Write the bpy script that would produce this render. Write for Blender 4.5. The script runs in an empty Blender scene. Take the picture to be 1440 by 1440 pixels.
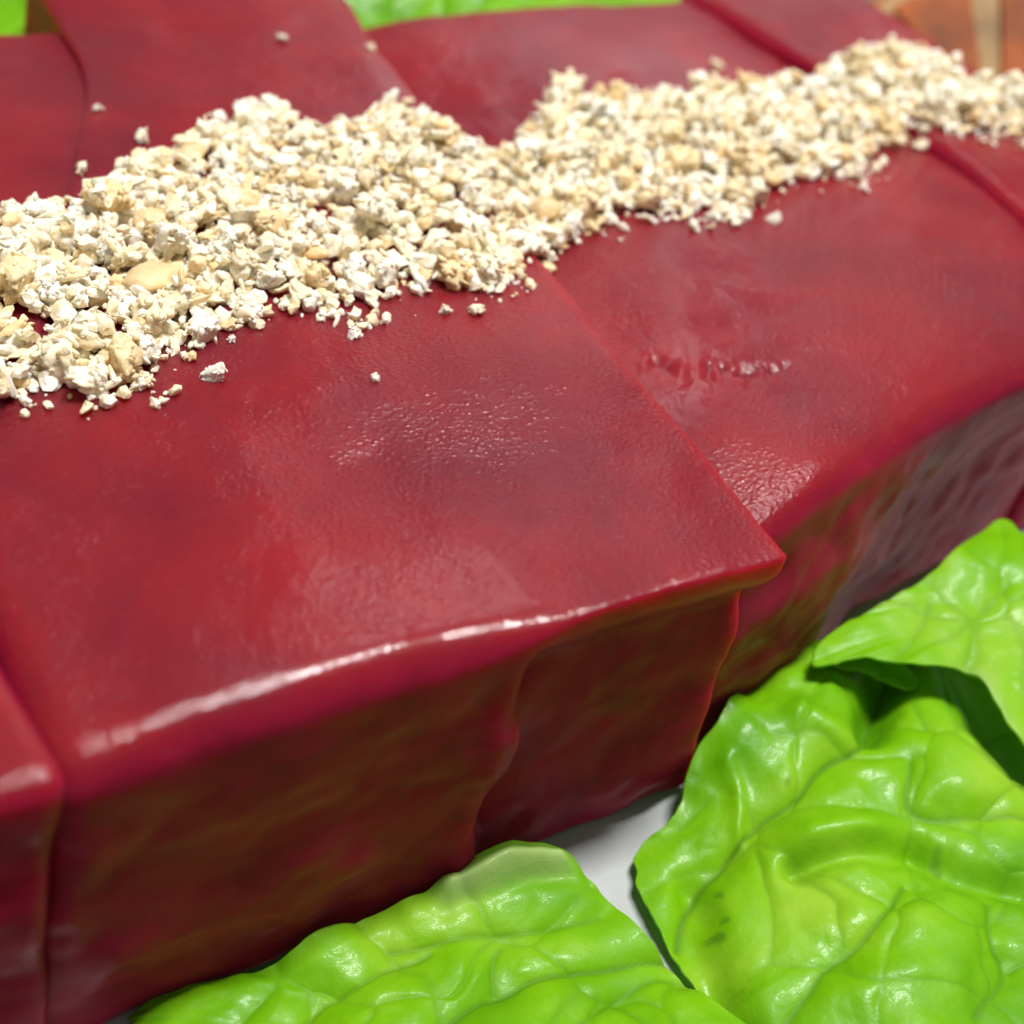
import bpy, bmesh, math, random
import numpy as np
from mathutils import Matrix, Vector
from mathutils.bvhtree import BVHTree

# every length below is in drawing units; one unit is 0.75 mm in the real world
SC = 0.00075
sc = bpy.context.scene
COL = sc.collection
random.seed(7)
rng = np.random.default_rng(11)

# ------------------------------------------------------------------ camera
cam_d = bpy.data.cameras.new('camera')
cam = bpy.data.objects.new('camera', cam_d)
COL.objects.link(cam)
right = Vector((0.87939, -0.45837, 0.12869))
upv = Vector((0.23436, 0.65205, 0.72104))
fwd = Vector((0.41442, 0.60392, -0.68083))
M = Matrix((right, upv, -fwd)).transposed().to_4x4()
M.translation = Vector((0, 0, 110 * SC))
cam.matrix_world = M
cam_d.sensor_width = 36
cam_d.lens = 46.77
cam_d.clip_start = 0.001
cam_d.clip_end = 20
cam_d.dof.use_dof = True
cam_d.dof.focus_distance = 174 * SC
cam_d.dof.aperture_fstop = 17
sc.camera = cam

# ------------------------------------------------------------------ light
world = bpy.data.worlds.new('World')
sc.world = world
world.use_nodes = True
bg = world.node_tree.nodes['Background']
bg.inputs[0].default_value = (1.0, 0.97, 0.93, 1)
bg.inputs[1].default_value = 0.20


def lamp(name, loc, target, sx, sy, power, col=(1, 0.985, 0.97)):
    d = bpy.data.lights.new(name, 'AREA')
    d.shape = 'RECTANGLE'
    d.size = sx
    d.size_y = sy
    d.energy = power
    d.color = col
    o = bpy.data.objects.new(name, d)
    COL.objects.link(o)
    o.location = loc
    if target:
        o.rotation_euler = (Vector(target) - Vector(loc)).to_track_quat('-Z', 'Y').to_euler()
    return o


# a ceiling panel above the dish and a second, smaller one farther into the room
lamp('ceiling_panel', (0.19, 0.085, 0.78), None, 0.28, 0.09, 10.3, (1, 0.985, 0.975))
lamp('ceiling_panel_far', (0.60, 0.90, 0.98), (0.08, 0.1, 0), 0.16, 0.08, 1.0, (0.93, 0.95, 1.0))
# unseen panel added low at the far side, for haze on the slice tops
lamp('added_haze_panel', (1.32, 1.78, 0.80), (0.10, 0.14, 0), 0.75, 0.50, 1.6, (0.97, 0.98, 1.0))

vs = sc.view_settings
vs.view_transform = 'Standard'
vs.look = 'None'
vs.exposure = 0
vs.gamma = 1
vs.use_curve_mapping = False
sc.cycles.use_denoising = True
sc.cycles.max_bounces = 8
sc.cycles.diffuse_bounces = 5
sc.cycles.caustics_reflective = False
sc.cycles.sample_clamp_indirect = 6


# ------------------------------------------------------------------ noise
def _hash(ix, iy, iz, seed):
    h = (ix.astype(np.int64) * 374761393 + iy.astype(np.int64) * 668265263 +
         iz.astype(np.int64) * 2147483647 + seed * 974634777) & 0xFFFFFFFF
    h = ((h ^ (h >> 13)) * 1274126177) & 0xFFFFFFFF
    h = ((h ^ (h >> 16)) * 2246822519) & 0xFFFFFFFF
    return ((h ^ (h >> 15)) & 0xFFFFFF) / float(0xFFFFFF) * 2 - 1


def vnoise(p, seed=0):
    i = np.floor(p)
    f = p - i
    f = f * f * f * (f * (f * 6 - 15) + 10)
    i = i.astype(np.int64)
    r = 0
    for dx in (0, 1):
        for dy in (0, 1):
            for dz in (0, 1):
                w = ((f[:, 0] if dx else 1 - f[:, 0]) * (f[:, 1] if dy else 1 - f[:, 1]) *
                     (f[:, 2] if dz else 1 - f[:, 2]))
                r = r + w * _hash(i[:, 0] + dx, i[:, 1] + dy, i[:, 2] + dz, seed)
    return r


def fbm(p, octaves=4, seed=0, gain=0.5):
    r = 0
    a = 1.0
    for k in range(octaves):
        r = r + a * vnoise(p * 2 ** k + 17.3 * k, seed + k)
        a *= gain
    return r


def smooth(a, b, x):
    t = np.clip((x - a) / (b - a), 0, 1)
    return t * t * (3 - 2 * t)


def seg_dist(P, line):
    d = np.full(len(P), 1e9)
    L = np.array(line, float)
    for a, b in zip(L[:-1], L[1:]):
        ab = b - a
        t = np.clip(((P - a) @ ab) / (ab @ ab), 0, 1)
        d = np.minimum(d, np.linalg.norm(P - (a + t[:, None] * ab), axis=1))
    return d


def p3(x, y, z=0.0):
    x = np.asarray(x, float)
    return np.stack([x, np.asarray(y, float) + 0 * x, z + 0 * x], 1)


# ------------------------------------------------------------------ objects
def link_mesh(name, verts, faces, mat, parent=None, smooth_shade=True):
    me = bpy.data.meshes.new(name)
    v = np.asarray(verts, float) * SC
    me.from_pydata(v.tolist() if len(v) < 2 else v, [], faces)
    me.update()
    if smooth_shade:
        me.polygons.foreach_set('use_smooth', np.ones(len(me.polygons), bool))
    if mat:
        me.materials.append(mat)
    o = bpy.data.objects.new(name, me)
    COL.objects.link(o)
    if parent:
        o.parent = parent
    return o


def tag(o, label=None, cat=None, group=None, kind=None):
    if label:
        o['label'] = label
    if cat:
        o['category'] = cat
    if group:
        o['group'] = group
    if kind:
        o['kind'] = kind
    return o


def empty(name, loc):
    o = bpy.data.objects.new(name, None)
    o.empty_display_size = 0.005
    COL.objects.link(o)
    o.location = Vector(loc) * SC
    return o


def adopt(child, parent):
    child.parent = parent
    child.matrix_parent_inverse = Matrix.Translation(parent.location).inverted()


def grid_faces(nu, nv, off=0, wrap=False):
    i = np.arange(nu - (0 if wrap else 1))
    j = np.arange(nv - 1)
    I, J = np.meshgrid(i, j, indexing='ij')
    I2 = (I + 1) % nu
    return (np.stack([I * nv + J, I2 * nv + J, I2 * nv + J + 1, I * nv + J + 1], -1).reshape(-1, 4) + off)


# ------------------------------------------------------------------ materials
class NT:
    def __init__(s, name):
        s.m = bpy.data.materials.new(name)
        s.m.use_nodes = True
        s.t = s.m.node_tree
        s.n = s.t.nodes
        s.b = s.n['Principled BSDF']
        s.out = s.n['Material Output']

    def node(s, typ, **kw):
        n = s.n.new(typ)
        for k, v in kw.items():
            setattr(n, k, v)
        return n

    def link(s, a, b):
        s.t.links.new(a, b)

    def coord(s, scale=(1, 1, 1), rot=(0, 0, 0), out='Object'):
        c = s.node('ShaderNodeTexCoord')
        mp = s.node('ShaderNodeMapping')
        mp.inputs['Scale'].default_value = scale
        mp.inputs['Rotation'].default_value = rot
        s.link(c.outputs[out], mp.inputs[0])
        return mp.outputs[0]

    def noise(s, vec, scale, detail=4, rough=0.55, dist=0.0):
        n = s.node('ShaderNodeTexNoise')
        n.inputs['Scale'].default_value = scale
        n.inputs['Detail'].default_value = detail
        n.inputs['Roughness'].default_value = rough
        n.inputs['Distortion'].default_value = dist
        s.link(vec, n.inputs['Vector'])
        return n.outputs['Fac']

    def ramp(s, fac, *stops):
        r = s.node('ShaderNodeValToRGB')
        e = r.color_ramp.elements
        while len(e) < len(stops):
            e.new(0.5)
        for el, (p, c) in zip(e, stops):
            el.position = p
            el.color = (c, c, c, 1) if isinstance(c, (int, float)) else (*c, 1)
        s.link(fac, r.inputs[0])
        return r.outputs[0]

    def mix(s, fac, a, b, mode='MIX'):
        m = s.node('ShaderNodeMix', data_type='RGBA', blend_type=mode)
        for sock, v in ((m.inputs[0], fac), (m.inputs[6], a), (m.inputs[7], b)):
            if isinstance(v, (int, float)):
                sock.default_value = v
            elif isinstance(v, tuple):
                sock.default_value = (*v, 1)
            else:
                s.link(v, sock)
        return m.outputs[2]

    def math(s, op, a, b=0.0):
        m = s.node('ShaderNodeMath', operation=op)
        for sock, v in zip(m.inputs, (a, b)):
            if isinstance(v, (int, float)):
                sock.default_value = v
            else:
                s.link(v, sock)
        return m.outputs[0]

    def bump(s, h, strength, dist, normal=None):
        b = s.node('ShaderNodeBump')
        b.inputs['Distance'].default_value = dist
        if isinstance(strength, (int, float)):
            b.inputs['Strength'].default_value = strength
        else:
            s.link(strength, b.inputs['Strength'])
        s.link(h, b.inputs['Height'])
        if normal:
            s.link(normal, b.inputs['Normal'])
        return b.outputs[0]

    def set(s, **kw):
        for k, v in kw.items():
            i = s.b.inputs[k.replace('_', ' ')]
            if isinstance(v, (int, float)) or isinstance(v, tuple) and len(v) == len(i.default_value if hasattr(i.default_value, '__len__') else ()):
                i.default_value = v
            elif isinstance(v, tuple):
                i.default_value = (*v, 1)
            else:
                s.link(v, i)


def jelly_material():
    t = NT('red_jelly')
    v = t.coord()
    # the set top skin is deep red; the cut sides are brighter, with the lip glow painted in
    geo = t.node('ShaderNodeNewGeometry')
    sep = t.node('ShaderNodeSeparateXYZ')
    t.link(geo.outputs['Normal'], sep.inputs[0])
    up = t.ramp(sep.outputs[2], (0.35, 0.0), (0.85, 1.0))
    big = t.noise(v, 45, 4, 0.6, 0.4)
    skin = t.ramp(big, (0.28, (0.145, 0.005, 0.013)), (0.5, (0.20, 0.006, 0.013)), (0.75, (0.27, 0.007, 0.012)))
    cut_glow = t.ramp(t.noise(t.coord((1, 1, 1.5)), 85, 4, 0.6, 0.5), (0.25, (0.17, 0.006, 0.028)), (0.5, (0.29, 0.009, 0.040)), (0.75, (0.38, 0.013, 0.052)))
    col = t.mix(up, cut_glow, skin)
    fleck = t.noise(t.coord((1, 1.6, 1)), 900, 3, 0.6)
    col = t.mix(t.ramp(fleck, (0.6, 0.0), (0.78, 0.14)), col, (0.45, 0.12, 0.13))
    # grain of the set surface: fine pebbles, coarser ripples, and smooth wet patches between
    wet = t.ramp(t.noise(v, 26, 3, 0.5, 0.6), (0.40, 0.3), (0.60, 1.0))
    wet = t.math('MULTIPLY', wet, t.math('ADD', t.math('MULTIPLY', up, 0.9), 0.1))
    vor = t.node('ShaderNodeTexVoronoi', feature='F1')
    vor.inputs['Scale'].default_value = 1500
    vor.inputs['Randomness'].default_value = 1.0
    t.link(v, vor.inputs['Vector'])
    peb = t.ramp(vor.outputs['Distance'], (0.05, 1.0), (0.55, 0.0))
    fine = t.mix(0.62, peb, t.noise(t.coord((1, 1.5, 1), (0, 0, 0.6)), 2000, 4, 0.65))
    mid = t.noise(t.coord((1.0, 1.7, 1.0), (0, 0, 0.5)), 380, 4, 0.6)
    n1 = t.bump(mid, t.math('MULTIPLY', wet, 0.055), 0.0011)
    n2 = t.bump(fine, t.math('MULTIPLY', wet, 0.42), 0.0005, n1)
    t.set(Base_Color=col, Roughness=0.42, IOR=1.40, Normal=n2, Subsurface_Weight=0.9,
          Subsurface_Radius=(1.0, 0.10, 0.08), Subsurface_Scale=0.011,
          Coat_IOR=1.36)
    t.link(t.math('ADD', t.math('MULTIPLY', up, 0.10), 0.08), t.b.inputs['Specular IOR Level'])
    # a film of juice lies on the top, the cut sides are only damp
    t.link(t.mix(up, t.ramp(t.noise(v, 110, 4, 0.6, 0.8), (0.42, 0.03), (0.7, 0.16)), (0.95, 0.95, 0.95)), t.b.inputs['Coat Weight'])
    t.link(t.ramp(t.noise(v, 60, 4, 0.6), (0.35, 0.06), (0.7, 0.18)), t.b.inputs['Coat Roughness'])
    t.link(n2, t.b.inputs['Coat Normal'])
    return t.m


def nut_material(name, per_object):
    t = NT(name)
    v = t.coord()
    if per_object:
        info = t.node('ShaderNodeObjectInfo')
        rnd = info.outputs['Random']
        vv = t.node('ShaderNodeVectorMath', operation='ADD')
        cmb = t.node('ShaderNodeCombineXYZ')
        for k in range(3):
            t.link(t.math('MULTIPLY', rnd, 3.7 + k), cmb.inputs[k])
        t.link(v, vv.inputs[0])
        t.link(cmb.outputs[0], vv.inputs[1])
        v = vv.outputs[0]
    else:
        a = t.node('ShaderNodeAttribute', attribute_name='tone')
        rnd = a.outputs['Fac']
    tone = t.ramp(rnd, (0.0, (0.94, 0.90, 0.77)), (0.45, (0.93, 0.86, 0.67)), (0.78, (0.90, 0.77, 0.51)), (1.0, (0.80, 0.58, 0.29)))
    patch = t.ramp(t.noise(v, 430, 4, 0.6), (0.50, 0.0), (0.66, 0.65))
    col = t.mix(patch, tone, (0.83, 0.60, 0.30))
    col = t.mix(t.ramp(t.noise(v, 1400, 3, 0.6), (0.66, 0.0), (0.75, 0.5)), col, (0.55, 0.31, 0.12))
    n = t.bump(t.noise(v, 1900, 4, 0.7), 0.55, 0.0004)
    t.set(Base_Color=col, Roughness=0.45, Normal=n, Subsurface_Weight=0.35,
          Subsurface_Radius=(1.0, 0.75, 0.45), Subsurface_Scale=0.0009)
    return t.m


def lettuce_material():
    t = NT('lettuce')
    v = t.coord()
    base = t.ramp(t.noise(v, 60, 4, 0.55, 0.3), (0.3, (0.15, 0.47, 0.003)), (0.52, (0.26, 0.61, 0.004)), (0.72, (0.42, 0.70, 0.04)))
    at = t.node('ShaderNodeAttribute', attribute_name='vein')
    pale = t.node('ShaderNodeAttribute', attribute_name='pale')
    col = t.mix(pale.outputs['Fac'], base, (0.48, 0.66, 0.22))
    col = t.mix(t.math('MULTIPLY', at.outputs['Fac'], 0.7), col, (0.07, 0.21, 0.006))
    cells = t.noise(v, 2600, 2, 0.5)
    vor = t.node('ShaderNodeTexVoronoi', feature='SMOOTH_F1')
    vor.inputs['Scale'].default_value = 330
    t.link(v, vor.inputs['Vector'])
    n = t.bump(t.mix(0.5, vor.outputs['Distance'], t.noise(v, 420, 4, 0.6)), 0.20, 0.0012)
    n = t.bump(cells, 0.12, 0.0002, n)
    t.set(Base_Color=col, Roughness=t.mix(at.outputs['Fac'], t.ramp(t.noise(v, 90, 4), (0.35, 0.36), (0.65, 0.55)), (0.7, 0.7, 0.7)), IOR=1.42, Normal=n, Coat_Weight=0.2, Coat_Roughness=0.1)
    t.link(n, t.b.inputs['Coat Normal'])
    t.link(t.ramp(at.outputs['Fac'], (0.0, 0.10), (0.3, 0.0)), t.b.inputs['Coat Weight'])
    tr = t.node('ShaderNodeBsdfTranslucent')
    t.link(t.mix(1.0, col, (1.0, 1.0, 0.35), 'MULTIPLY'), tr.inputs[0])
    mx = t.node('ShaderNodeMixShader')
    mx.inputs[0].default_value = 0.42
    t.link(t.b.outputs[0], mx.inputs[1])
    t.link(tr.outputs[0], mx.inputs[2])
    t.link(mx.outputs[0], t.out.inputs['Surface'])
    return t.m


def simple(name, col, rough, scale=80, var=0.12, bumpd=0.0003, **kw):
    t = NT(name)
    v = t.coord()
    n = t.noise(v, scale, 4)
    c = t.mix(t.ramp(n, (0.3, 0.0), (0.7, 1.0)), tuple(x * (1 - var) for x in col), tuple(min(1, x * (1 + var)) for x in col))
    t.set(Base_Color=c, Roughness=rough, Normal=t.bump(t.noise(v, scale * 8, 3), 0.3, bumpd), **kw)
    return t.m


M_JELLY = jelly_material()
M_NUT = nut_material('nut_piece', True)
M_SKIN = simple('nut_skin', (0.74, 0.55, 0.29), 0.5, 520, 0.3, 0.0007, Subsurface_Weight=0.4, Subsurface_Radius=(1.0, 0.7, 0.4), Subsurface_Scale=0.0012)
M_CRUMB = nut_material('nut_crumb', False)
M_LETTUCE = lettuce_material()
M_PLATE = simple('white_porcelain', (0.46, 0.48, 0.47), 0.2, 55, 0.18, 0.0008)
M_TABLE = simple('dark_wood_table', (0.16, 0.10, 0.06), 0.4, 30, 0.3)
M_ORANGE = simple('orange_flesh', (0.33, 0.075, 0.006), 0.75, 70, 0.55, 0.001, Subsurface_Weight=0.3, Subsurface_Radius=(1.0, 0.4, 0.1), Subsurface_Scale=0.004)
M_PITH = simple('pale_pith', (0.33, 0.20, 0.08), 0.75, 70, 0.4)


# ------------------------------------------------------------------ setting: table, plate
PLATE_Z = -54.0
rings = [(0, 0), (120, 0), (150, 0.2), (168, 0.9), (186, 2.4), (203, 3.9), (207, 4.1), (209, 3.4), (206, 2.4),
         (186, 0.4), (168, -1.6), (140, -3.6), (136, -5.6), (130, -5.6), (126, -3.4), (0, -3.4)]
na = 128
vs_, fs_ = [], []
for k, (r, z) in enumerate(rings):
    for a in range(na):
        th = 2 * math.pi * a / na
        vs_.append((112 + r * math.cos(th) * 0.78, 158 + r * math.sin(th) * 0.60, PLATE_Z + z))
for k in range(len(rings) - 1):
    for a in range(na):
        b = (a + 1) % na
        fs_.append((k * na + a, (k + 1) * na + a, (k + 1) * na + b, k * na + b))
plate = link_mesh('serving_plate', vs_, [f[::-1] for f in fs_], M_PLATE)
tag(plate, 'glossy white plate showing between the lettuce leaves under the slices', 'plate')

tz = PLATE_Z - 5.8
g = 900
table = link_mesh('table', [(-g, -g, tz), (g + 400, -g, tz), (g + 400, g + 400, tz), (-g, g + 400, tz)], [(0, 1, 2, 3)], M_TABLE)
tag(table, kind='structure')


# ------------------------------------------------------------------ slices
def axis(n, L, r, m=7):
    e = r * (1 - np.cos(np.linspace(0, math.pi / 2, m)))
    mid = np.linspace(r, L - r, n)
    return np.concatenate([e[:-1], mid, (L - e[::-1])[1:]])


def make_slice(name, corners, hgt, ztop, edge_left=None, edge_right=None, front=None, r_of=None, lean=(0, 0), seed=0,
               n=(130, 170, 44), pits=1.0, extra=None):
    """A rounded block; corners FL FR BR BL of the top in plan; s runs along the front, t away from it, h down from the top."""
    FL, FR, BR, BL = [np.array(c, float) for c in corners]
    W = np.linalg.norm(FR - FL)
    D = np.linalg.norm(BL - FL)
    H = hgt
    rm = 5.0
    ax, ay, az = axis(n[0], W, rm), axis(n[1], D, rm), axis(n[2], H, rm)
    V, F = [], []
    off = 0

    def face(P, flip):
        nonlocal off
        nu, nv = P.shape[:2]
        f = grid_faces(nu, nv, off)
        if flip:
            f = f[:, ::-1]
        V.append(P.reshape(-1, 3))
        F.append(f)
        off += nu * nv

    def mk(u, v, fn):
        U, Vv = np.meshgrid(u, v, indexing='ij')
        return fn(U, Vv)
    S = lambda a, b, c: np.stack([a, b, c], -1)
    face(mk(ax, ay, lambda a, b: S(a, b, 0 * a + H)), False)
    face(mk(ax, ay, lambda a, b: S(a, b, 0 * a)), True)
    face(mk(ax, az, lambda a, c: S(a, 0 * a, c)), False)
    face(mk(ax, az, lambda a, c: S(a, 0 * a + D, c)), True)
    face(mk(ay, az, lambda b, c: S(0 * b, b, c)), True)
    face(mk(ay, az, lambda b, c: S(0 * b + W, b, c)), False)
    V = np.concatenate(V)
    F = np.concatenate(F)
    # weld the face borders
    key = np.round(V * 2000).astype(np.int64)
    _, idx, inv = np.unique(key, axis=0, return_index=True, return_inverse=True)
    V = V[idx]
    F = inv.reshape(-1)[F]
    # round the edges
    s = V[:, 0] / W
    t = V[:, 1] / D
    r = np.full(len(V), 2.4) if r_of is None else r_of(s, t)
    dims = np.array([W, D, H])
    inner = np.clip(V, r[:, None], dims - r[:, None])
    d = V - inner
    ln = np.linalg.norm(d, axis=1)
    k = ln > 1e-6
    V[k] = inner[k] + d[k] / ln[k, None] * r[k, None]
    s = V[:, 0] / W
    t = V[:, 1] / D
    h = H - V[:, 2]
    w_top = np.clip(1 - h / 6, 0, 1)
    w_front = smooth(0.06, 0.0, t)
    P = ((1 - s) * (1 - t))[:, None] * FL + (s * (1 - t))[:, None] * FR + (s * t)[:, None] * BR + ((1 - s) * t)[:, None] * BL
    x, y = P[:, 0], P[:, 1]
    if edge_left is not None:
        x = x + edge_left(t) * (1 - s)
    if edge_right is not None:
        x = x + edge_right(t) * s
    x = x + h * (lean[0] * (1 - s) + lean[1] * s)
    # wobble so that nothing is ruled straight
    q = p3(x, y, -h + 0.0)
    q[:, 2] = -h
    y = y + w_front * ((0.25 + 0.65 * smooth(3, 14, h)) * fbm(q * np.array([0.07, 0.0, 0.09]), 3, seed + 3) + 0.18 * fbm(q * np.array([0.2, 0, 0.18]), 3, seed + 5) * smooth(2, 9, h))
    x = x + 0.7 * vnoise(q * 0.05, seed + 9)
    if front is not None:
        y = y + smooth(0.25, 0.0, t) * front(s, h)
    z = ztop(s, t) * np.clip(1 - h / H, 0, 1)
    qt = p3(x, y)
    z = z + w_top * (0.75 * fbm(qt * 0.035, 3, seed + 1) + pits * (0.07 * fbm(qt * 0.16, 3, seed + 2) + 0.04 * fbm(qt * 0.8, 2, seed + 8)))
    if extra is not None:
        z = z + w_top * extra(x, y, s * W, t * D)
    V = np.stack([x, y, z - h], 1)
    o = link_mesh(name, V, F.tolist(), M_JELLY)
    return o


# wrinkle where the neighbouring slice presses on this one
FURROW = [(103.8, 121.2), (105.0, 119.2), (110.1, 116.5), (114.8, 114.1), (121.0, 112.8)]

bump = lambda x, c, w: np.exp(-((x - c) / w) ** 2)

sl_a = make_slice('jelly_slice', [(8, 78.6), (96.3, 79.2), (104.4, 252), (47, 258)], 53,
                  lambda s, t: 0.3 + 0.8 * bump(s, 0.5, 0.4) - 0.6 * bump(s, 1.0, 0.06) + 1.5 * smooth(0.75, 1, t) * bump(s, 0.1, 0.2),
                  edge_left=lambda t: -9 * np.sin(2 * math.pi * np.clip(t, 0, 1)),
                  edge_right=lambda t: -2.5 * np.sin(math.pi * np.clip(t, 0, 1)),
                  front=lambda s, h: 4.6 * smooth(0.592, 0.618, s + 0.010 * np.sin(h * 0.22)) * smooth(2, 14, h) * (1 - 0.4 * smooth(25, 52, h)) - 0.8 * bump(s, 0.57, 0.02) * smooth(3, 12, h),
                  r_of=lambda s, t: 0.6 + 3.5 * smooth(0.68, 0.45, s) * smooth(0.3, 0.05, t) + 0.6 * smooth(0.9, 0.99, t), lean=(-0.18, 0), seed=21,
                  extra=lambda x, y, a, b: -0.042 * np.clip(4.4 + 0.5 * vnoise(p3(x * 0.3, y * 0.05), 4) - b, 0, 9) ** 2 * smooth(62, 50, a) + 0.05 * vnoise(p3(x * 1.2, y * 1.2), 6) * smooth(5, 2, b))
tag(sl_a, 'large glossy dark red slice in the foreground with a bright highlight along its front edge', 'jelly slice')

sl_z = make_slice('jelly_slice', [(-80, 84), (9.3, 77.6), (52.5, 240), (-46, 252)], 53,
                  lambda s, t: 1.7 - 3.2 * smooth(0.2, 0.95, t),
                  edge_right=lambda t: -10.8 * np.sin(2 * math.pi * np.clip(t, 0, 1)),
                  r_of=lambda s, t: 2.6 + 0 * s, lean=(0, -0.15), seed=52, n=(60, 150, 40))
tag(sl_z, 'dark red slice cut off by the left border, its corner overlapping the large slice', 'jelly slice')

sl_b = make_slice('jelly_slice', [(95.0, 86.0), (186, 104.8), (179.5, 230), (103.3, 235.5)], 51.5,
                  lambda s, t: -2.6 + 0.9 * smooth(0.1, 0.5, s) - 1.6 * bump(s, 0, 0.12),
                  edge_left=lambda t: -2.5 * np.sin(math.pi * np.clip(t, 0, 1)),
                  edge_right=lambda t: 7.5 * np.sin(math.pi * np.clip(t, 0, 1)) ** 1.2,
                  front=lambda s, h: 1.2 * bump(s, 0.5, 0.25) - 1.6 * smooth(0.42, 0.28, s) * smooth(2, 18, h) + 2.2 * smooth(0.40, 0.52, s) * smooth(3, 22, h),
                  r_of=lambda s, t: 2.0 + 2.6 * smooth(0.2, 0.02, t), seed=87,
                  extra=lambda x, y, a, b: -0.75 * np.exp(-(seg_dist(np.stack([x, y], 1), FURROW) / 1.1) ** 2) * np.clip(0.35 + 1.1 * vnoise(p3(x * 0.75, y * 0.75), 12), 0, 1) + 0.25 * vnoise(p3(x * 0.9, y * 0.9), 14) * np.exp(-(seg_dist(np.stack([x, y], 1), FURROW) / 4) ** 2))
tag(sl_b, 'dark red slice tucked under the right edge of the large slice', 'jelly slice')

sl_c = make_slice('jelly_slice', [(185, 105.5), (222, 112), (219, 226), (178, 232)], 54,
                  lambda s, t: 1.2 + 0 * s,
                  edge_left=lambda t: 7.5 * np.sin(math.pi * np.clip(t, 0, 1)) ** 1.2,
                  r_of=lambda s, t: 1.6 + 0.6 * smooth(0.4, 0.0, s), seed=120,
                  extra=lambda x, y, a, b: -0.048 * np.clip(5.0 + 0.6 * vnoise(p3(x * 0.05, y * 0.3), 4) - a, 0, 9) ** 2 + 0.10 * vnoise(p3(x * 1.1, y * 1.1), 5) * smooth(6, 3, a), n=(60, 130, 36))
tag(sl_c, 'farthest dark red slice by the right border, its raised edge catching a lilac highlight', 'jelly slice')
SLICES = [sl_a, sl_z, sl_b, sl_c]


def bvh_of(objs):
    V, F = [], []
    for o in objs:
        n = len(V)
        V += [v.co.copy() for v in o.data.vertices]
        F += [[n + i for i in p.vertices] for p in o.data.polygons]
    return BVHTree.FromPolygons(V, F)


BVH = bvh_of(SLICES)


def top_z(x, y):
    hit = BVH.ray_cast(Vector((x * SC, y * SC, 60 * SC)), Vector((0, 0, -1)))
    return hit[0].z / SC if hit[0] else -50.0


# ------------------------------------------------------------------ lettuce
def chaikin(pts, n=2, closed=True):
    P = np.array(pts, float)
    for _ in range(n):
        if closed:
            Q = np.roll(P, -1, 0)
            P = np.stack([0.75 * P + 0.25 * Q, 0.25 * P + 0.75 * Q], 1).reshape(-1, 2)
        else:
            A, B = P[:-1], P[1:]
            mid = np.stack([0.75 * A + 0.25 * B, 0.25 * A + 0.75 * B], 1).reshape(-1, 2)
            P = np.concatenate([P[:1], mid, P[-1:]])
    return P


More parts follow.
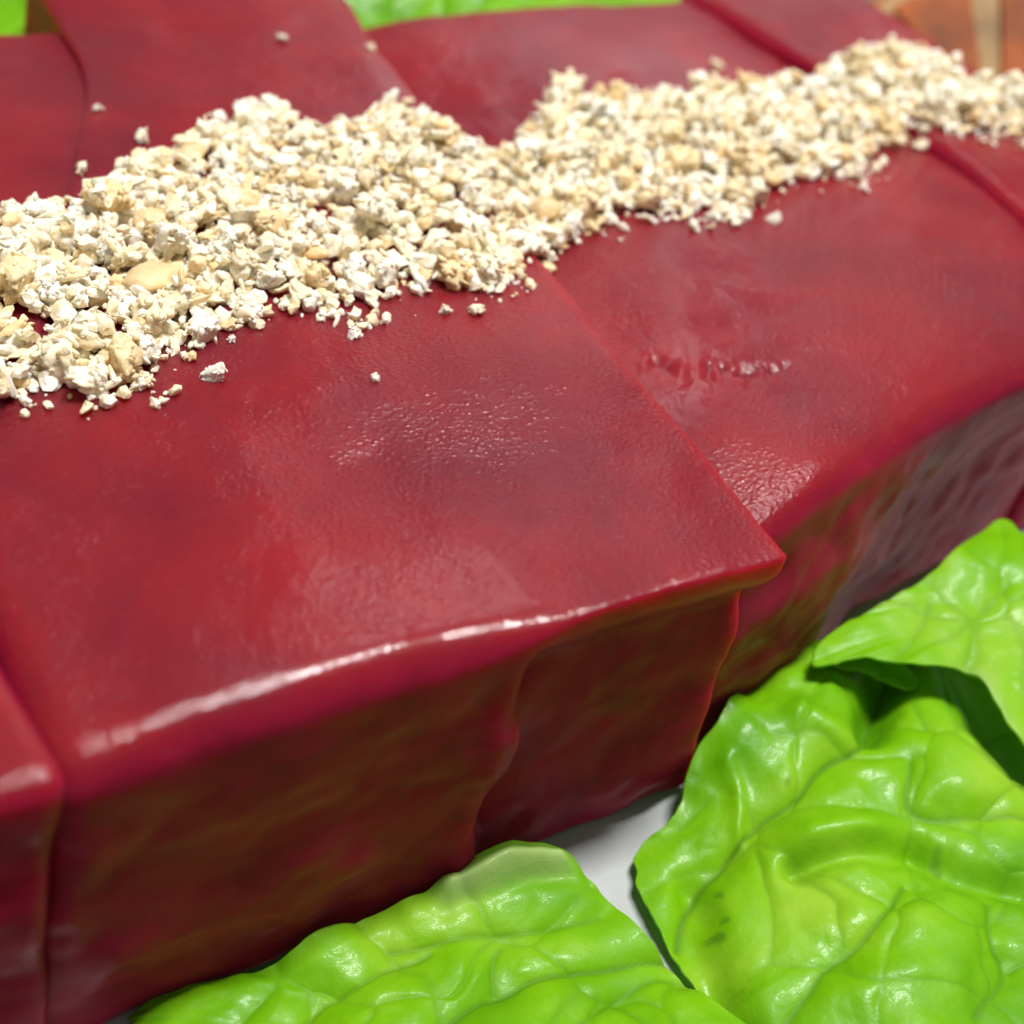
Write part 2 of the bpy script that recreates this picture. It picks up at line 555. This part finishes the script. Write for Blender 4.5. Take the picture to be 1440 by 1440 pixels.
def make_leaf(label, outline, center, heights, veins, folds=(), seed=0, vein_amp=3.2, vein_s=3.5, cell=9.0, cell_amp=1.1,
              rim=1.2, nr=110, nt=320, sigma=16.0, ribs=(), thick=0.4, drop=0.0, pale_spots=(), smooth_n=2, bruises=()):
    c = np.array(center, float)
    O = chaikin(outline, smooth_n)
    O = np.concatenate([O, O[:1]])
    cum = np.concatenate([[0], np.cumsum(np.linalg.norm(np.diff(O, axis=0), axis=1))])
    u = np.linspace(0, cum[-1], nt, endpoint=False)
    ring = np.stack([np.interp(u, cum, O[:, k]) for k in (0, 1)], 1)
    rad = np.linspace(0.02, 1, nr) ** 0.8
    # frilly edge
    fr = 1 + 0.012 * fbm(p3(u * 0.25, 0 * u, seed), 3, seed)
    P = (c + (ring - c)[:, None, :] * (rad[None, :, None] * (1 + (fr - 1)[:, None, None] * rad[None, :, None] ** 4)))
    P = P.reshape(-1, 2)
    R = np.tile(rad, nt)
    HP = np.array(heights, float)
    # slight domain warp keeps every crease organic
    wv = np.stack([fbm(p3(P[:, 0] * 0.08, P[:, 1] * 0.08), 3, seed + 31), fbm(p3(P[:, 0] * 0.08, P[:, 1] * 0.08, 5), 3, seed + 41)], 1)
    PW = P + 1.1 * wv
    w = np.exp(-(np.linalg.norm(P[:, None] - HP[None, :, :2], axis=2) / sigma) ** 2) + 1e-9
    z = (w * HP[None, :, 2]).sum(1) / w.sum(1)
    dv = np.full(len(P), 1e9)
    vein_c = np.zeros(len(P))
    for line, k in veins:
        d = seg_dist(PW, chaikin(line, 2, False))
        z = z - k * vein_amp * np.exp(-d / vein_s)
        vein_c = np.maximum(vein_c, k * np.exp(-(d / 0.42) ** 2))  # vein tone also carries the painted shade of the crease
    for line, depth, wd in folds:
        d = seg_dist(PW, chaikin(line, 2, False))
        z = z + depth * np.exp(-(d / wd) ** 2)
    # quilted blisters between the small veins
    lo, hi = P.min(0) - 20, P.max(0) + 20
    r2 = np.random.default_rng(seed)
    gx, gy = np.meshgrid(np.arange(lo[0], hi[0], cell), np.arange(lo[1], hi[1], cell * 0.8))
    seeds = np.stack([gx.ravel(), gy.ravel()], 1) + r2.uniform(-0.45, 0.45, (gx.size, 2)) * cell
    F1 = np.full(len(P), 1e9)
    F2 = np.full(len(P), 1e9)
    PW2 = P + 2.2 * wv
    for sd in seeds:
        d = np.linalg.norm(PW2 - sd, axis=1)
        F2 = np.minimum(F2, np.maximum(F1, d))
        F1 = np.minimum(F1, d)
    e = F2 - F1
    amp_local = 0.5 + 0.7 * smooth(-0.6, 0.6, fbm(p3(P[:, 0] * 0.05, P[:, 1] * 0.05, 9), 2, seed + 77))
    z = z + cell_amp * amp_local * (1 - np.exp(-e / 3.0))
    vein_c = np.maximum(vein_c, 0.30 * np.exp(-(e / 0.5) ** 2))
    z = z + 1.0 * fbm(p3(P[:, 0] * 0.07, P[:, 1] * 0.07), 3, seed + 5) + 0.08 * fbm(p3(P[:, 0] * 0.4, P[:, 1] * 0.4), 3, seed + 6)
    ph = np.repeat(u, nr)
    z = z + rim * R ** 6 * fbm(p3(ph * 0.12, 0 * ph, 3.3), 3, seed + 8) - drop * smooth(0.86, 1.0, R)
    pale = np.zeros(len(P))
    for line, wd in ribs:
        d = seg_dist(PW, chaikin(line, 2, False))
        pale = np.maximum(pale, np.exp(-(d / wd) ** 2))
        z = z + 1.4 * np.exp(-(d / wd) ** 2)
    for (px, py, wd, k) in pale_spots:
        pale = np.maximum(pale, k * np.exp(-(np.hypot(P[:, 0] - px, P[:, 1] - py) / wd) ** 2))
    for (px, py, wd, k) in bruises:
        dd = np.hypot(PW2[:, 0] - px, (PW2[:, 1] - py)) / wd
        vein_c = np.maximum(vein_c, k * smooth(1.2, 0.3, dd + 0.5 * fbm(p3(P[:, 0] * 0.9, P[:, 1] * 0.9), 2, seed + 60)))
    z = np.maximum(z, PLATE_Z + 0.8)
    V = np.concatenate([np.column_stack([P, z])])
    F = grid_faces(nt, nr, 0, True).tolist()
    V = np.concatenate([V, V[::nr].mean(0)[None]])
    F += [[((i + 1) % nt) * nr, i * nr, len(V) - 1] for i in range(nt)]
    vein_c = np.append(vein_c, 0)
    pale = np.append(pale, 0)
    root = empty('lettuce_leaf', (c[0], c[1], PLATE_Z))
    o = link_mesh('leaf_blade', V, F, M_LETTUCE)
    adopt(o, root)
    for nm, arr in (('vein', vein_c), ('pale', pale)):
        at = o.data.attributes.new(nm, 'FLOAT', 'POINT')
        at.data.foreach_set('value', np.clip(arr, 0, 1).astype(np.float32))
    so = o.modifiers.new('thickness', 'SOLIDIFY')
    so.thickness = thick * SC
    so.offset = -1
    tag(root, label, 'lettuce')
    return root, o


# leaf lying in front of the large slice
make_leaf('bright green lettuce leaf below the front face of the large slice',
          [(8.8, 78.2), (16.7, 79.8), (30.8, 76.9), (35.7, 78.5), (49.0, 77.9), (53.0, 78.5)] + [(54.5, 78.9), (62.3, 79.9), (71.1, 77.8), (72.2, 71.3), (74.6, 61.7), (77.2, 53.6), (81.1, 43.9), (81.8, 32.9), (78.7, 22.0), (55.6, 17.3), (28.7, 30.3), (9.1, 50.6)],
          (48.0, 55.7),
          [(20.8, 74.7, -50.0), (33.0, 70.7, -47.0), (49.6, 71.2, -46.0), (67.2, 73.0, -45.0), (70.5, 62.7, -47.0), (74.9, 51.7, -48.0), (50.7, 58.3, -42.0), (33.6, 61.2, -44.0), (60.3, 48.7, -43.0), (43.9, 45.0, -42.0), (67.5, 35.4, -45.0), (21.4, 52.0, -44.0)],
          [([(41.8, 58.9), (48.9, 61.6), (54.4, 62.7), (61.1, 61.9), (68.3, 59.8), (77.4, 56.9)], 0.8), ([(53.6, 63.1), (54.7, 66.3), (56.4, 67.6)], 0.5),
           ([(43.9, 72.0), (51.0, 70.2), (58.6, 68.9), (66.2, 67.2), (71.0, 66.3)], 0.55), ([(57.6, 53.8), (65.6, 55.2), (72.1, 55.5), (77.8, 54.0)], 0.6),
           ([(29.0, 67.5), (34.2, 69.1), (41.0, 69.7), (47.8, 69.8)], 0.6), ([(66.4, 54.9), (67.5, 51.4), (69.3, 47.6)], 0.4)],
          folds=[([(53.0, 74.1), (59.7, 74.8), (68.8, 73.6)], -1.6, 1.6), ([(53.8, 75.7), (61.8, 76.9), (68.8, 75.6)], 1.8, 2.2)],
          ribs=[([(53.8, 75.7), (60.6, 76.5), (68.4, 75.3)], 2.0)], seed=3, nr=150, nt=460, cell=16, cell_amp=1.0, drop=0.6)

# broad leaf filling the lower right corner
make_leaf('broad crinkled lettuce leaf filling the lower right corner of the picture',
          [(79.1, 45.2), (78.3, 54.5), (78.7, 62.7), (79.6, 69.3), (82.1, 75.6)] + [(89.1, 75.0), (94.7, 81.2)] + [(100.0, 84.2), (110.3, 89.6), (119.7, 93.1), (125.8, 93.6), (140.2, 93.0), (155.4, 92.3), (177.8, 87.4)] + [(185.2, 54.5), (162.5, 29.4), (123.6, 9.2), (93.0, 14.6), (78.7, 29.8)],
          (112.6, 48.9),
          [(85.6, 60.2, -50.0), (86.2, 72.5, -49.0), (94.9, 76.3, -45.0), (106.4, 83.5, -41.0), (115.2, 78.8, -38.0), (110.1, 72.9, -40.0), (128.3, 77.4, -46.0), (131.8, 73.7, -38.0), (122.9, 63.4, -38.0), (147.8, 66.8, -50.0), (155.4, 76.0, -48.0), (93.0, 65.0, -44.0), (102.1, 64.7, -42.0), (109.4, 58.5, -41.0), (121.8, 54.0, -42.0), (127.1, 49.6, -39.0), (87.0, 53.8, -46.0), (94.5, 51.5, -42.0), (100.8, 44.9, -41.0), (111.1, 43.1, -40.0), (115.5, 36.3, -41.0), (90.9, 39.4, -42.0), (103.0, 33.5, -41.0), (84.7, 44.3, -46.0), (134.9, 46.0, -42.0), (92.2, 27.3, -42.0)],
          [([(79.6, 58.5), (82.7, 62.8), (86.9, 65.1), (95.2, 67.7), (103.3, 69.4), (113.7, 71.0), (120.9, 72.9), (127.9, 78.0), (135.8, 84.0)], 0.95),
           ([(82.5, 42.2), (90.8, 46.5), (96.2, 47.1), (104.0, 49.5), (109.9, 51.8)], 0.75),
           ([(104.9, 32.2), (114.2, 35.9), (113.9, 40.2), (119.2, 44.5)], 0.65), ([(114.2, 35.9), (121.1, 35.6), (130.7, 33.1)], 0.5),
           ([(122.1, 65.8), (116.5, 59.2), (123.5, 54.4), (133.1, 52.2)], 0.6), ([(129.7, 70.9), (132.1, 76.0)], 0.4),
           ([(88.4, 73.6), (94.5, 75.6)], 0.3)],
          folds=[([(140.6, 87.9), (132.4, 81.6), (122.4, 73.8)], -4.5, 2.2), ([(98.4, 59.4), (103.7, 58.8), (109.1, 57.0), (114.9, 55.1)], -2.6, 1.7), ([(115.9, 52.8), (118.8, 48.6), (124.7, 43.5)], -2.8, 2.2), ([(103.2, 62.5), (110.9, 59.2)], 1.6, 3.0), ([(98.4, 78.6), (94.8, 67.9)], 0.9, 1.2), ([(112.4, 79.9), (116.1, 74.1)], 1.5, 3.0), ([(98.5, 51.5), (111.7, 43.6)], 1.2, 4.0), ([(90.5, 44.2), (105.9, 38.4)], 1.3, 4.0), ([(85.2, 64.8), (80.7, 55.4), (79.7, 44.4)], -2.5, 2.4)],
          bruises=[(*(83.5, 57.5), 0.9, 0.9), (*(84.9, 59.1), 0.7, 0.8), (*(87.4, 62.9), 0.7, 0.8), (*(117.5, 51.9), 1.1, 0.7), (*(103.7, 73.4), 1.0, 0.5)],
          seed=14, cell=15, cell_amp=0.8, nr=180, nt=520, sigma=9.0, vein_amp=2.8, vein_s=3.2, drop=1.2)

# raised leaf at the right border, standing clear of the broad one
make_leaf('raised lettuce leaf with a pointed tip at the right border',
          [(114.8, 84.6), (122.8, 89.0), (132.5, 88.8), (142.0, 89.8), (149.5, 92.3), (157.5, 94.3), (164.0, 96.6), (162.9, 90.6), (165.3, 84.8), (179.9, 81.2), (183.6, 66.3), (157.7, 53.8), (136.4, 54.3), (135.2, 61.1), (135.5, 66.1), (138.8, 73.4), (133.0, 76.1), (126.6, 80.1), (121.7, 83.3)],
          (153.6, 80.9),
          [(119.7, 88.2, -36.0), (125.8, 87.4, -34.0), (134.8, 82.6, -31.0), (140.2, 79.4, -33.0), (142.4, 74.3, -35.0), (163.4, 95.4, -31.0), (150.3, 85.0, -28.0), (149.2, 77.4, -28.0), (144.7, 67.7, -37.0), (150.3, 69.4, -28.0), (163.5, 66.1, -30.0)],
          [([(140.3, 86.6), (135.1, 82.3), (129.0, 80.1), (121.5, 80.8)], 0.4), ([(153.7, 83.3), (144.8, 80.2), (138.5, 75.0)], 0.4)],
          ribs=[([(136.9, 72.0), (134.7, 66.4), (132.1, 59.4)], 3.0)], seed=33, cell=16, cell_amp=0.5, rim=1.2, nr=80, nt=260, sigma=11.0, thick=0.5)
# its pale underside curl below the margin
make_leaf('small dark green leaf fold under the margin of the raised leaf',
          [(121.1, 89.1), (128.8, 89.1), (133.7, 84.2), (136.6, 79.3), (131.5, 76.7), (127.9, 82.6), (123.0, 85.3)], (128.2, 84.8),
          [(121.1, 89.1, -38.0), (132.2, 88.3, -41.0), (140.4, 82.3, -44.0), (131.1, 85.9, -43.0)], [], seed=35, cell=8, cell_amp=0.4, nr=40, nt=140, rim=0.4)

# leaves standing behind the row
make_leaf('bright lettuce leaf behind the slices at the top centre', [(112, 238), (135, 236), (160, 235), (185, 240), (205, 262), (190, 290), (150, 300), (112, 290), (98, 262)],
          (150, 264), [(112, 240, -16), (150, 238, -10), (180, 242, -12), (150, 262, -2), (110, 268, -4), (190, 268, -6), (150, 292, -6)],
          [([(110, 250), (140, 256), (190, 260)], 0.5)], seed=44, nr=60, nt=200, cell=12)
make_leaf('bright lettuce leaf peeking out behind the slices in the top left corner', [(-20, 256), (12, 252), (40, 246), (52, 252), (70, 262), (74, 290), (30, 310), (-20, 305), (-40, 280)],
          (20, 278), [(0, 256, -16), (40, 250, -12), (20, 275, -3), (60, 270, -6), (-20, 280, -6), (20, 300, -8)],
          [([(0, 262), (30, 268), (60, 272)], 0.5)], seed=48, nr=60, nt=200, cell=12)

# ------------------------------------------------------------------ orange garnish behind the far end
og = empty('orange_garnish', (262, 210, PLATE_Z))
tag(og, 'out of focus orange garnish with pale stripes behind the farthest slice', 'garnish')


def solid_prism(name, poly, th, fn, mat, parent):
    n = len(poly)
    V = [fn(a, b, 0) for a, b in poly] + [fn(a, b, th) for a, b in poly]
    F = [list(range(n))[::-1], list(range(n, 2 * n))] + [[i, (i + 1) % n, n + (i + 1) % n, n + i] for i in range(n)]
    o = link_mesh(name, V, F, mat, None, False)
    adopt(o, parent)
    bv = o.modifiers.new('bevel', 'BEVEL')
    bv.width = 1.2 * SC
    bv.segments = 3
    return o


# round slice lying tilted against the plate rim, its cut face up
oc = Vector((262, 205, -34))
en = Vector((-0.42, -0.45, 0.79)).normalized()
ex = en.cross(Vector((0, 0, 1))).normalized()
ey = en.cross(ex).normalized()
ofn = lambda a, b, c: tuple(oc + ex * a + ey * b + en * c)
circ = lambda r, a0, a1, n: [(r * math.cos(a0 + (a1 - a0) * i / n), r * math.sin(a0 + (a1 - a0) * i / n)) for i in range(n + 1)]
RO = 46
solid_prism('pith', circ(RO - 2, 0, 2 * math.pi, 60)[:-1], 7.0, ofn, M_PITH, og)
n0 = len(circ(RO, 0, 2 * math.pi, 60)[:-1])
solid_prism('peel', circ(RO, 0, 2 * math.pi, 60)[:-1], 6.0, lambda a, b, c: ofn(a, b, c - 0.6), M_ORANGE, og)
for k in range(9):
    a0 = 2 * math.pi * k / 9 + 0.17
    a1 = a0 + 2 * math.pi / 9 - 0.09
    am = (a0 + a1) / 2
    pts = [(5 * math.cos(am), 5 * math.sin(am))] + circ(RO - 5.5, a0 + 0.05, a1 - 0.05, 8)
    solid_prism('segment', pts, 1.6, lambda a, b, c: ofn(a, b, c + 6.6), M_ORANGE, og)


# ------------------------------------------------------------------ chopped nuts
def ico(sub):
    bm = bmesh.new()
    bmesh.ops.create_icosphere(bm, subdivisions=sub, radius=1)
    V = np.array([v.co[:] for v in bm.verts])
    F = [[v.index for v in f.verts] for f in bm.faces]
    bm.free()
    return V, F


ICO = {k: ico(k) for k in (1, 2, 3, 4)}


def crumb_shape(sub, seed, style):
    """One broken nut fragment, unit radius, with broken planes and a granular skin."""
    V, F = ICO[sub]
    r = np.random.default_rng(seed)
    V = V.copy()
    if style == 'smooth':
        V = V * np.array([1.2, 0.78, 0.55])
        V[:, 2] = np.where(V[:, 2] < -0.18, -0.18 + 0.25 * (V[:, 2] + 0.18), V[:, 2])
        V = V * (1 + 0.16 * fbm(V * 1.2 + seed, 3, seed))[:, None]
        return V, F
    for _ in range(r.integers(4, 8)):
        n = r.normal(size=3)
        n /= np.linalg.norm(n)
        dd = V @ n - r.uniform(0.45, 0.85)
        V = V - np.maximum(dd, 0)[:, None] * n * 0.92
    q = V * 1.0
    d = 1 + 0.30 * fbm(q * 1.5 + seed * 1.7, 3, seed) + 0.25 * np.abs(fbm(q * 2.6 + seed, 3, seed + 4)) - 0.10
    if sub >= 3:
        d = d + 0.16 * fbm(q * 6.5 + seed, 2, seed + 9)
    V = V * d[:, None]
    if style == 'flake':
        V = V * np.array([1.2, 0.95, 0.38])
        V[:, 2] += 0.25 * V[:, 0] ** 2
    elif style == 'sliver':
        V = V * np.array([1.5, 0.5, 0.45])
    else:
        V = V * np.array([1.1, 0.95, 0.85])
    return V, F


def crumbly(V, F, seed, n):
    """Stick small granules all over a fragment so that it looks crushed, not carved."""
    r = np.random.default_rng(seed + 900)
    VV, FF = [V], list(F)
    nv = len(V)
    for k in range(n):
        g, gf = GRAIN[r.integers(len(GRAIN))]
        p = V[r.integers(len(V))]
        a = r.normal(size=(3, 3))
        q, _ = np.linalg.qr(a)
        VV.append(g @ q * r.uniform(0.12, 0.34) + p * r.uniform(0.85, 1.05))
        FF += [[i + nv for i in f] for f in gf]
        nv += len(g)
    return np.concatenate(VV), FF


GRAIN = [crumb_shape(2, 500 + k, ['chunk', 'flake'][k % 2]) for k in range(8)]
PROTO = []
for k in range(20):
    st = ['chunk', 'chunk', 'flake', 'chunk', 'sliver'][k % 5]
    V, F = crumb_shape(3, 200 + k, st)
    V, F = crumbly(V, F, 200 + k, {'chunk': 34, 'flake': 20, 'sliver': 10}[st])
    PROTO.append((V, F, st))
SMOOTH = [(*crumb_shape(4, 300 + k, 'smooth'), 'smooth') for k in range(3)]
PMESH = []
for V, F, st in PROTO + SMOOTH:
    me = bpy.data.meshes.new('nut_piece')
    me.from_pydata((V * SC).tolist(), [], F)
    me.polygons.foreach_set('use_smooth', np.ones(len(F), bool))
    me.materials.append(M_SKIN if st == 'smooth' else M_NUT)
    PMESH.append(me)
TINY = [crumb_shape(1, 400 + k, 'chunk') for k in range(12)]
MEDI = [crumb_shape(2, 430 + k, ['chunk', 'flake', 'chunk', 'sliver'][k % 4]) for k in range(24)]

# band of nuts in plan: near and far border
LO = np.array([(4.6, 130.2), (15.8, 137.5), (21.0, 137.6), (25.8, 132.5), (33.8, 133.8), (38.6, 140.6), (47.6, 142.8), (57.2, 143.6), (63.8, 141.6), (73.2, 143.1), (80.8, 142.3), (89.0, 141.7), (100.0, 151.2), (109.1, 153.6), (119.2, 156.9), (128.2, 153.3), (139.3, 151.5), (150.7, 158.9), (165.9, 154.7), (181.5, 163.5), (191.4, 164.7), (208.8, 155.4)])
HI = np.array([(13.4, 177.4), (24.8, 177.2), (33.1, 178.4), (41.0, 181.2), (48.1, 187.0), (55.7, 189.8), (66.5, 197.4), (73.0, 194.9), (78.4, 189.6), (91.5, 193.2), (102.2, 187.3), (106.0, 181.3), (113.4, 182.1), (120.7, 190.4), (129.9, 196.3), (139.6, 191.8), (151.8, 191.0), (167.1, 191.3), (183.2, 189.5), (210.9, 193.6), (216.0, 185.9), (216.2, 175.2), (213.1, 161.6)])
LOo, HIo = LO[np.argsort(LO[:, 0])], HI[np.argsort(HI[:, 0])]
XMAX = 224.0


def band(x):
    a = np.interp(x, LOo[:, 0], LOo[:, 1])
    b = np.interp(x, HIo[:, 0], HIo[:, 1])
    return a, max(b, a + 6)


GX0, GY0, GS = -40.0, 90.0, 0.35
GNX, GNY = int(270 / GS), int(150 / GS)
HM = np.full((GNX, GNY), -60.0, np.float32)
for i in range(0, GNX, 6):
    for j in range(0, GNY, 6):
        HM[i:i + 6, j:j + 6] = top_z(GX0 + (i + 3) * GS, GY0 + (j + 3) * GS)
BASE = HM.copy()


def gi(x, y):
    return int((x - GX0) / GS), int((y - GY0) / GS)


def settle(x, y, r, flat=0.75):
    """Drop a crumb on what lies there; returns the height of its middle and raises the pile."""
    i, j = gi(x, y)
    k = max(1, int(r * 0.75 / GS))
    i0, i1, j0, j1 = max(0, i - k), min(GNX, i + k + 1), max(0, j - k), min(GNY, j + k + 1)
    if i1 <= i0 or j1 <= j0:
        return None
    w = HM[i0:i1, j0:j1]
    zb = float(np.quantile(w, 0.7))
    zc = zb + r * flat * 0.72
    ii, jj = np.meshgrid(np.arange(i0, i1) - i, np.arange(j0, j1) - j, indexing='ij')
    dd = (ii ** 2 + jj ** 2) / float(k * k + 1e-6)
    topz = zc + r * flat * np.sqrt(np.clip(1 - dd, 0, 1)) * 0.8
    HM[i0:i1, j0:j1] = np.where(dd < 1, np.maximum(w, topz), w)
    return zc


def target(x, y, v):
    prof = max(0.0, 1 - abs(2 * v - 1) ** 1.7)
    n = float(vnoise(np.array([[x * 0.09, y * 0.09, 1.0]]), 5)[0])
    n2 = float(vnoise(np.array([[x * 0.28, y * 0.28, 4.0]]), 6)[0])
    return prof * (3.9 + 2.0 * n) + 1.5 * n2


def rand_in_band(edge=0.0):
    while True:
        x = random.uniform(-8, XMAX)
        a, b = band(x)
        y = random.uniform(a - edge, b + edge)
        v = (y - a) / (b - a)
        return x, y, v


def rot_any():
    return Matrix.Rotation(random.uniform(0, 6.28), 3, 'Z') @ Matrix.Rotation(random.uniform(-0.9, 0.9), 3, 'X') @ Matrix.Rotation(random.uniform(-0.9, 0.9), 3, 'Y')


SV, SF, ST = [], [], []
nvert = 0


def add_small(x, y, z, r, medium):
    global nvert
    V, F = random.choice(MEDI if medium else TINY)
    R3 = np.array(rot_any())
    W = (V * r * np.array([random.uniform(0.8, 1.2) for _ in range(3)])) @ R3.T + np.array([x, y, z])
    SV.append(W)
    SF.extend([[a + nvert for a in f] for f in F])
    ST.append(np.full(len(W), random.random() ** 1.3))
    nvert += len(W)


GROUP = 'chopped nut pieces in the band across the slices'
n_ind = 0
PLACED = []


def put_piece(me, x, y, z, r, rot=None, label=None, flat=1.0):
    o = bpy.data.objects.new('nut_piece', me)
    COL.objects.link(o)
    o.location = Vector((x, y, z)) * SC
    o.rotation_euler = (rot or rot_any()).to_euler()
    o.scale = (r * random.uniform(0.85, 1.2), r * random.uniform(0.85, 1.15), r * flat)
    tag(o, label or 'cream coloured broken nut piece lying in the heaped band across the slices', 'nut', GROUP)
    return o


# 1. fine bed
cnt = 0
for _ in range(5200):
    x, y, v = rand_in_band()
    i, j = gi(x, y)
    if not (0 <= i < GNX and 0 <= j < GNY) or BASE[i, j] < -20:
        continue
    if HM[i, j] - BASE[i, j] > target(x, y, v) * 0.5:
        continue
    r = random.choice((0.7, 0.9, 1.1, 1.4, 1.7)) * random.uniform(0.8, 1.2)
    z = settle(x, y, r)
    add_small(x, y, z, r, r > 0.85)
# 2. the pieces one can tell apart
NAMED = [(39.4, 152.7, 4.6, 'S', 'smooth tan half nut lying on the left part of the band'), (54.9, 184.5, 3.2, 'S', 'tan nut half near the upper left border of the band'), (43.3, 167.3, 3.4, 'S', 'curved golden nut piece above the smooth half nut'), (26.0, 134.5, 2.6, 'F', 'pale nut flake hanging from the lower left tip of the band'), (104.9, 158.4, 3.6, 'S', 'tan oval nut piece where the band crosses the slice edge'), (81.2, 143.5, 3.4, 'C', 'plump cream nut chunk at the lower border of the band near the centre'), (86.7, 142.8, 3.0, 'C', 'white crumbly nut chunk beside the slice corner edge'), (165.7, 159.6, 3.8, 'S', 'oval cream nut piece at the lower border of the band toward the right'), (149.2, 157.2, 2.8, 'S', 'tan nut piece just under the band between two slices'), (123.2, 169.0, 3.6, 'C', 'blurred white nut chunk in the right half of the band'), (130.4, 196.8, 3.6, 'C', 'white nut chunk sticking out at the upper border of the band'), (72.4, 195.0, 3.4, 'C', 'big cream nut chunk at the upper border of the band on the left'), (68.6, 198.9, 2.4, 'F', 'pale nut flake at the top border next to the big cream chunk')]
LONE = [(41.3, 133.1, 2.2, 'F', 'lone bean shaped nut flake on the large slice below the band'), (62.4, 136.3, 1.5, 'C', 'lone white nut crumb on the large slice just below the band, left of centre'), (76.8, 137.5, 1.3, 'C', 'small golden nut crumb below the band, left one of a pair'), (81.2, 136.2, 1.5, 'C', 'small whitish nut crumb below the band, right one of a pair'), (60.8, 125.5, 0.9, 'C', 'tiny isolated nut crumb in the middle of the large slice'), (32.4, 133.9, 2.0, 'C', 'double nut crumb just off the lower left border of the band'), (31.3, 137.9, 1.3, 'C', 'little white nut crumb between the band tip and the double crumb'), (46.0, 205.2, 1.3, 'C', 'isolated white nut crumb above the band on the left'), (84.4, 223.2, 1.3, 'C', 'isolated white nut crumb near the top border, highest on the left slice'), (99.9, 218.3, 1.2, 'C', 'faint isolated nut crumb near the top, beside the slice edge'), (50.2, 193.9, 1.9, 'C', 'pale nut crumb just above the upper left border of the band'), (38.5, 187.1, 1.6, 'C', 'white nut crumb above the band near the left border'), (97.3, 196.2, 1.6, 'C', 'pale nut crumb at the upper border of the band, left of centre'), (46.3, 140.1, 1.0, 'C', 'tiny white nut crumb under the lower border of the band'), (187.7, 161.4, 2.0, 'C', 'pinkish nut crumb at the top of the lilac slice edge'), (167.5, 200.7, 1.8, 'C', 'blurred upright nut sliver above the band toward the right'), (91.9, 142.0, 1.0, 'C', 'small lilac nut crumb beside the slice edge under the band')]
ends = []
for (x, y, r, k, lab) in NAMED:
    ends.append((x, y, r, k, lab))
tries = 0
while n_ind < 268 and tries < 20000:
    tries += 1
    x, y, v = rand_in_band(0.6)
    if x < 12:
        continue
    i, j = gi(x, y)
    if not (0 <= i < GNX and 0 <= j < GNY) or BASE[i, j] < -20:
        continue
    if HM[i, j] - BASE[i, j] > target(x, y, v) * 1.0 + 0.6:
        continue
    r = random.choice((1.2, 1.4, 1.6, 1.9, 2.2, 2.7)) * random.uniform(0.9, 1.15)
    if any((x - a) ** 2 + (y - b) ** 2 < (0.55 * (r + c)) ** 2 for a, b, c in PLACED):
        continue
    if any((x - e[0]) ** 2 + (y - e[1]) ** 2 < (0.8 * (r + e[2])) ** 2 for e in ends):
        continue
    z = settle(x, y, r)
    PLACED.append((x, y, r))
    me = PMESH[random.randrange(20)] if random.random() > 0.05 else PMESH[20 + random.randrange(3)]
    kind_i = PMESH.index(me)
    look = 'smooth tan nut half' if kind_i >= 20 else {'chunk': 'cream crumbly nut chunk', 'flake': 'thin pale nut flake', 'sliver': 'narrow pale nut sliver'}[PROTO[kind_i][2]]
    where = 'heaped in the sharp left part of the band' if x < 62 else 'heaped in the middle of the band' if x < 118 else 'heaped in the blurred right part of the band'
    o = put_piece(me, x, y, z, r if kind_i < 20 else r * 0.95, None, look + ' ' + where)
    o['group'] = (look + 's ' + where).replace('halfs', 'halves')
    n_ind += 1
# 3. crumbs scattered over and around the pieces
for _ in range(3000):
    x, y, v = rand_in_band(2.0 if random.random() < 0.2 else 0.4)
    i, j = gi(x, y)
    if not (0 <= i < GNX and 0 <= j < GNY) or BASE[i, j] < -20:
        continue
    if HM[i, j] - BASE[i, j] > target(x, y, v) * 1.1 + 1.0 and random.random() < 0.75:
        continue
    r = random.choice((0.45, 0.55, 0.7, 0.85, 1.05, 1.3)) * random.uniform(0.8, 1.2)
    z = settle(x, y, r)
    add_small(x, y, z, r, r > 0.8)
# 4. loose grains and powder strewn beyond the borders of the band
for _ in range(900):
    x = random.uniform(2, XMAX)
    a, b = band(x)
    d = abs(random.gauss(0, 2.6))
    y = a - d if random.random() < 0.7 else b + d * 0.6
    i, j = gi(x, y)
    if not (0 <= i < GNX and 0 <= j < GNY) or BASE[i, j] < -20 or random.random() > 0.5 + 0.5 * float(vnoise(np.array([[x * 0.2, y * 0.2, 8.0]]), 3)[0]) * 2:
        continue
    r = random.choice((0.18, 0.25, 0.3, 0.4, 0.5, 0.75, 1.0)) * random.uniform(0.8, 1.2)
    add_small(x, y, top_z(x, y) + r * 0.45, r, r > 0.45)
for (x, y, r, k, lab) in NAMED:
    r *= 0.68 if k == 'S' else 0.8
    z = settle(x, y, r, 0.6)
    me = {'S': PMESH[20 + random.randrange(3)], 'F': PMESH[2 + 5 * random.randrange(4)], 'C': PMESH[5 * random.randrange(4)]}[k]
    put_piece(me, x, y, z, r, Matrix.Rotation(random.uniform(-0.3, 0.6), 3, 'Z') @ Matrix.Rotation(random.uniform(-0.1, 0.4), 3, 'X'), lab)
for (x, y, r, k, lab) in LONE:
    r *= 0.68
    z = top_z(x, y) + r * 0.45
    put_piece(PMESH[{'F': 2, 'C': 0}[k] + 5 * random.randrange(4)], x, y, z, r, None, lab)
st = link_mesh('nut_crumbs', np.concatenate(SV), SF, M_CRUMB, None, False)
at = st.data.attributes.new('tone', 'FLOAT', 'POINT')
at.data.foreach_set('value', np.concatenate(ST).astype(np.float32))
tag(st, 'fine pale nut crumbs filling the band between the larger pieces', 'nut crumbs', kind='stuff')
print('pieces', n_ind, 'small', len(SV), 'tris', len(SF))
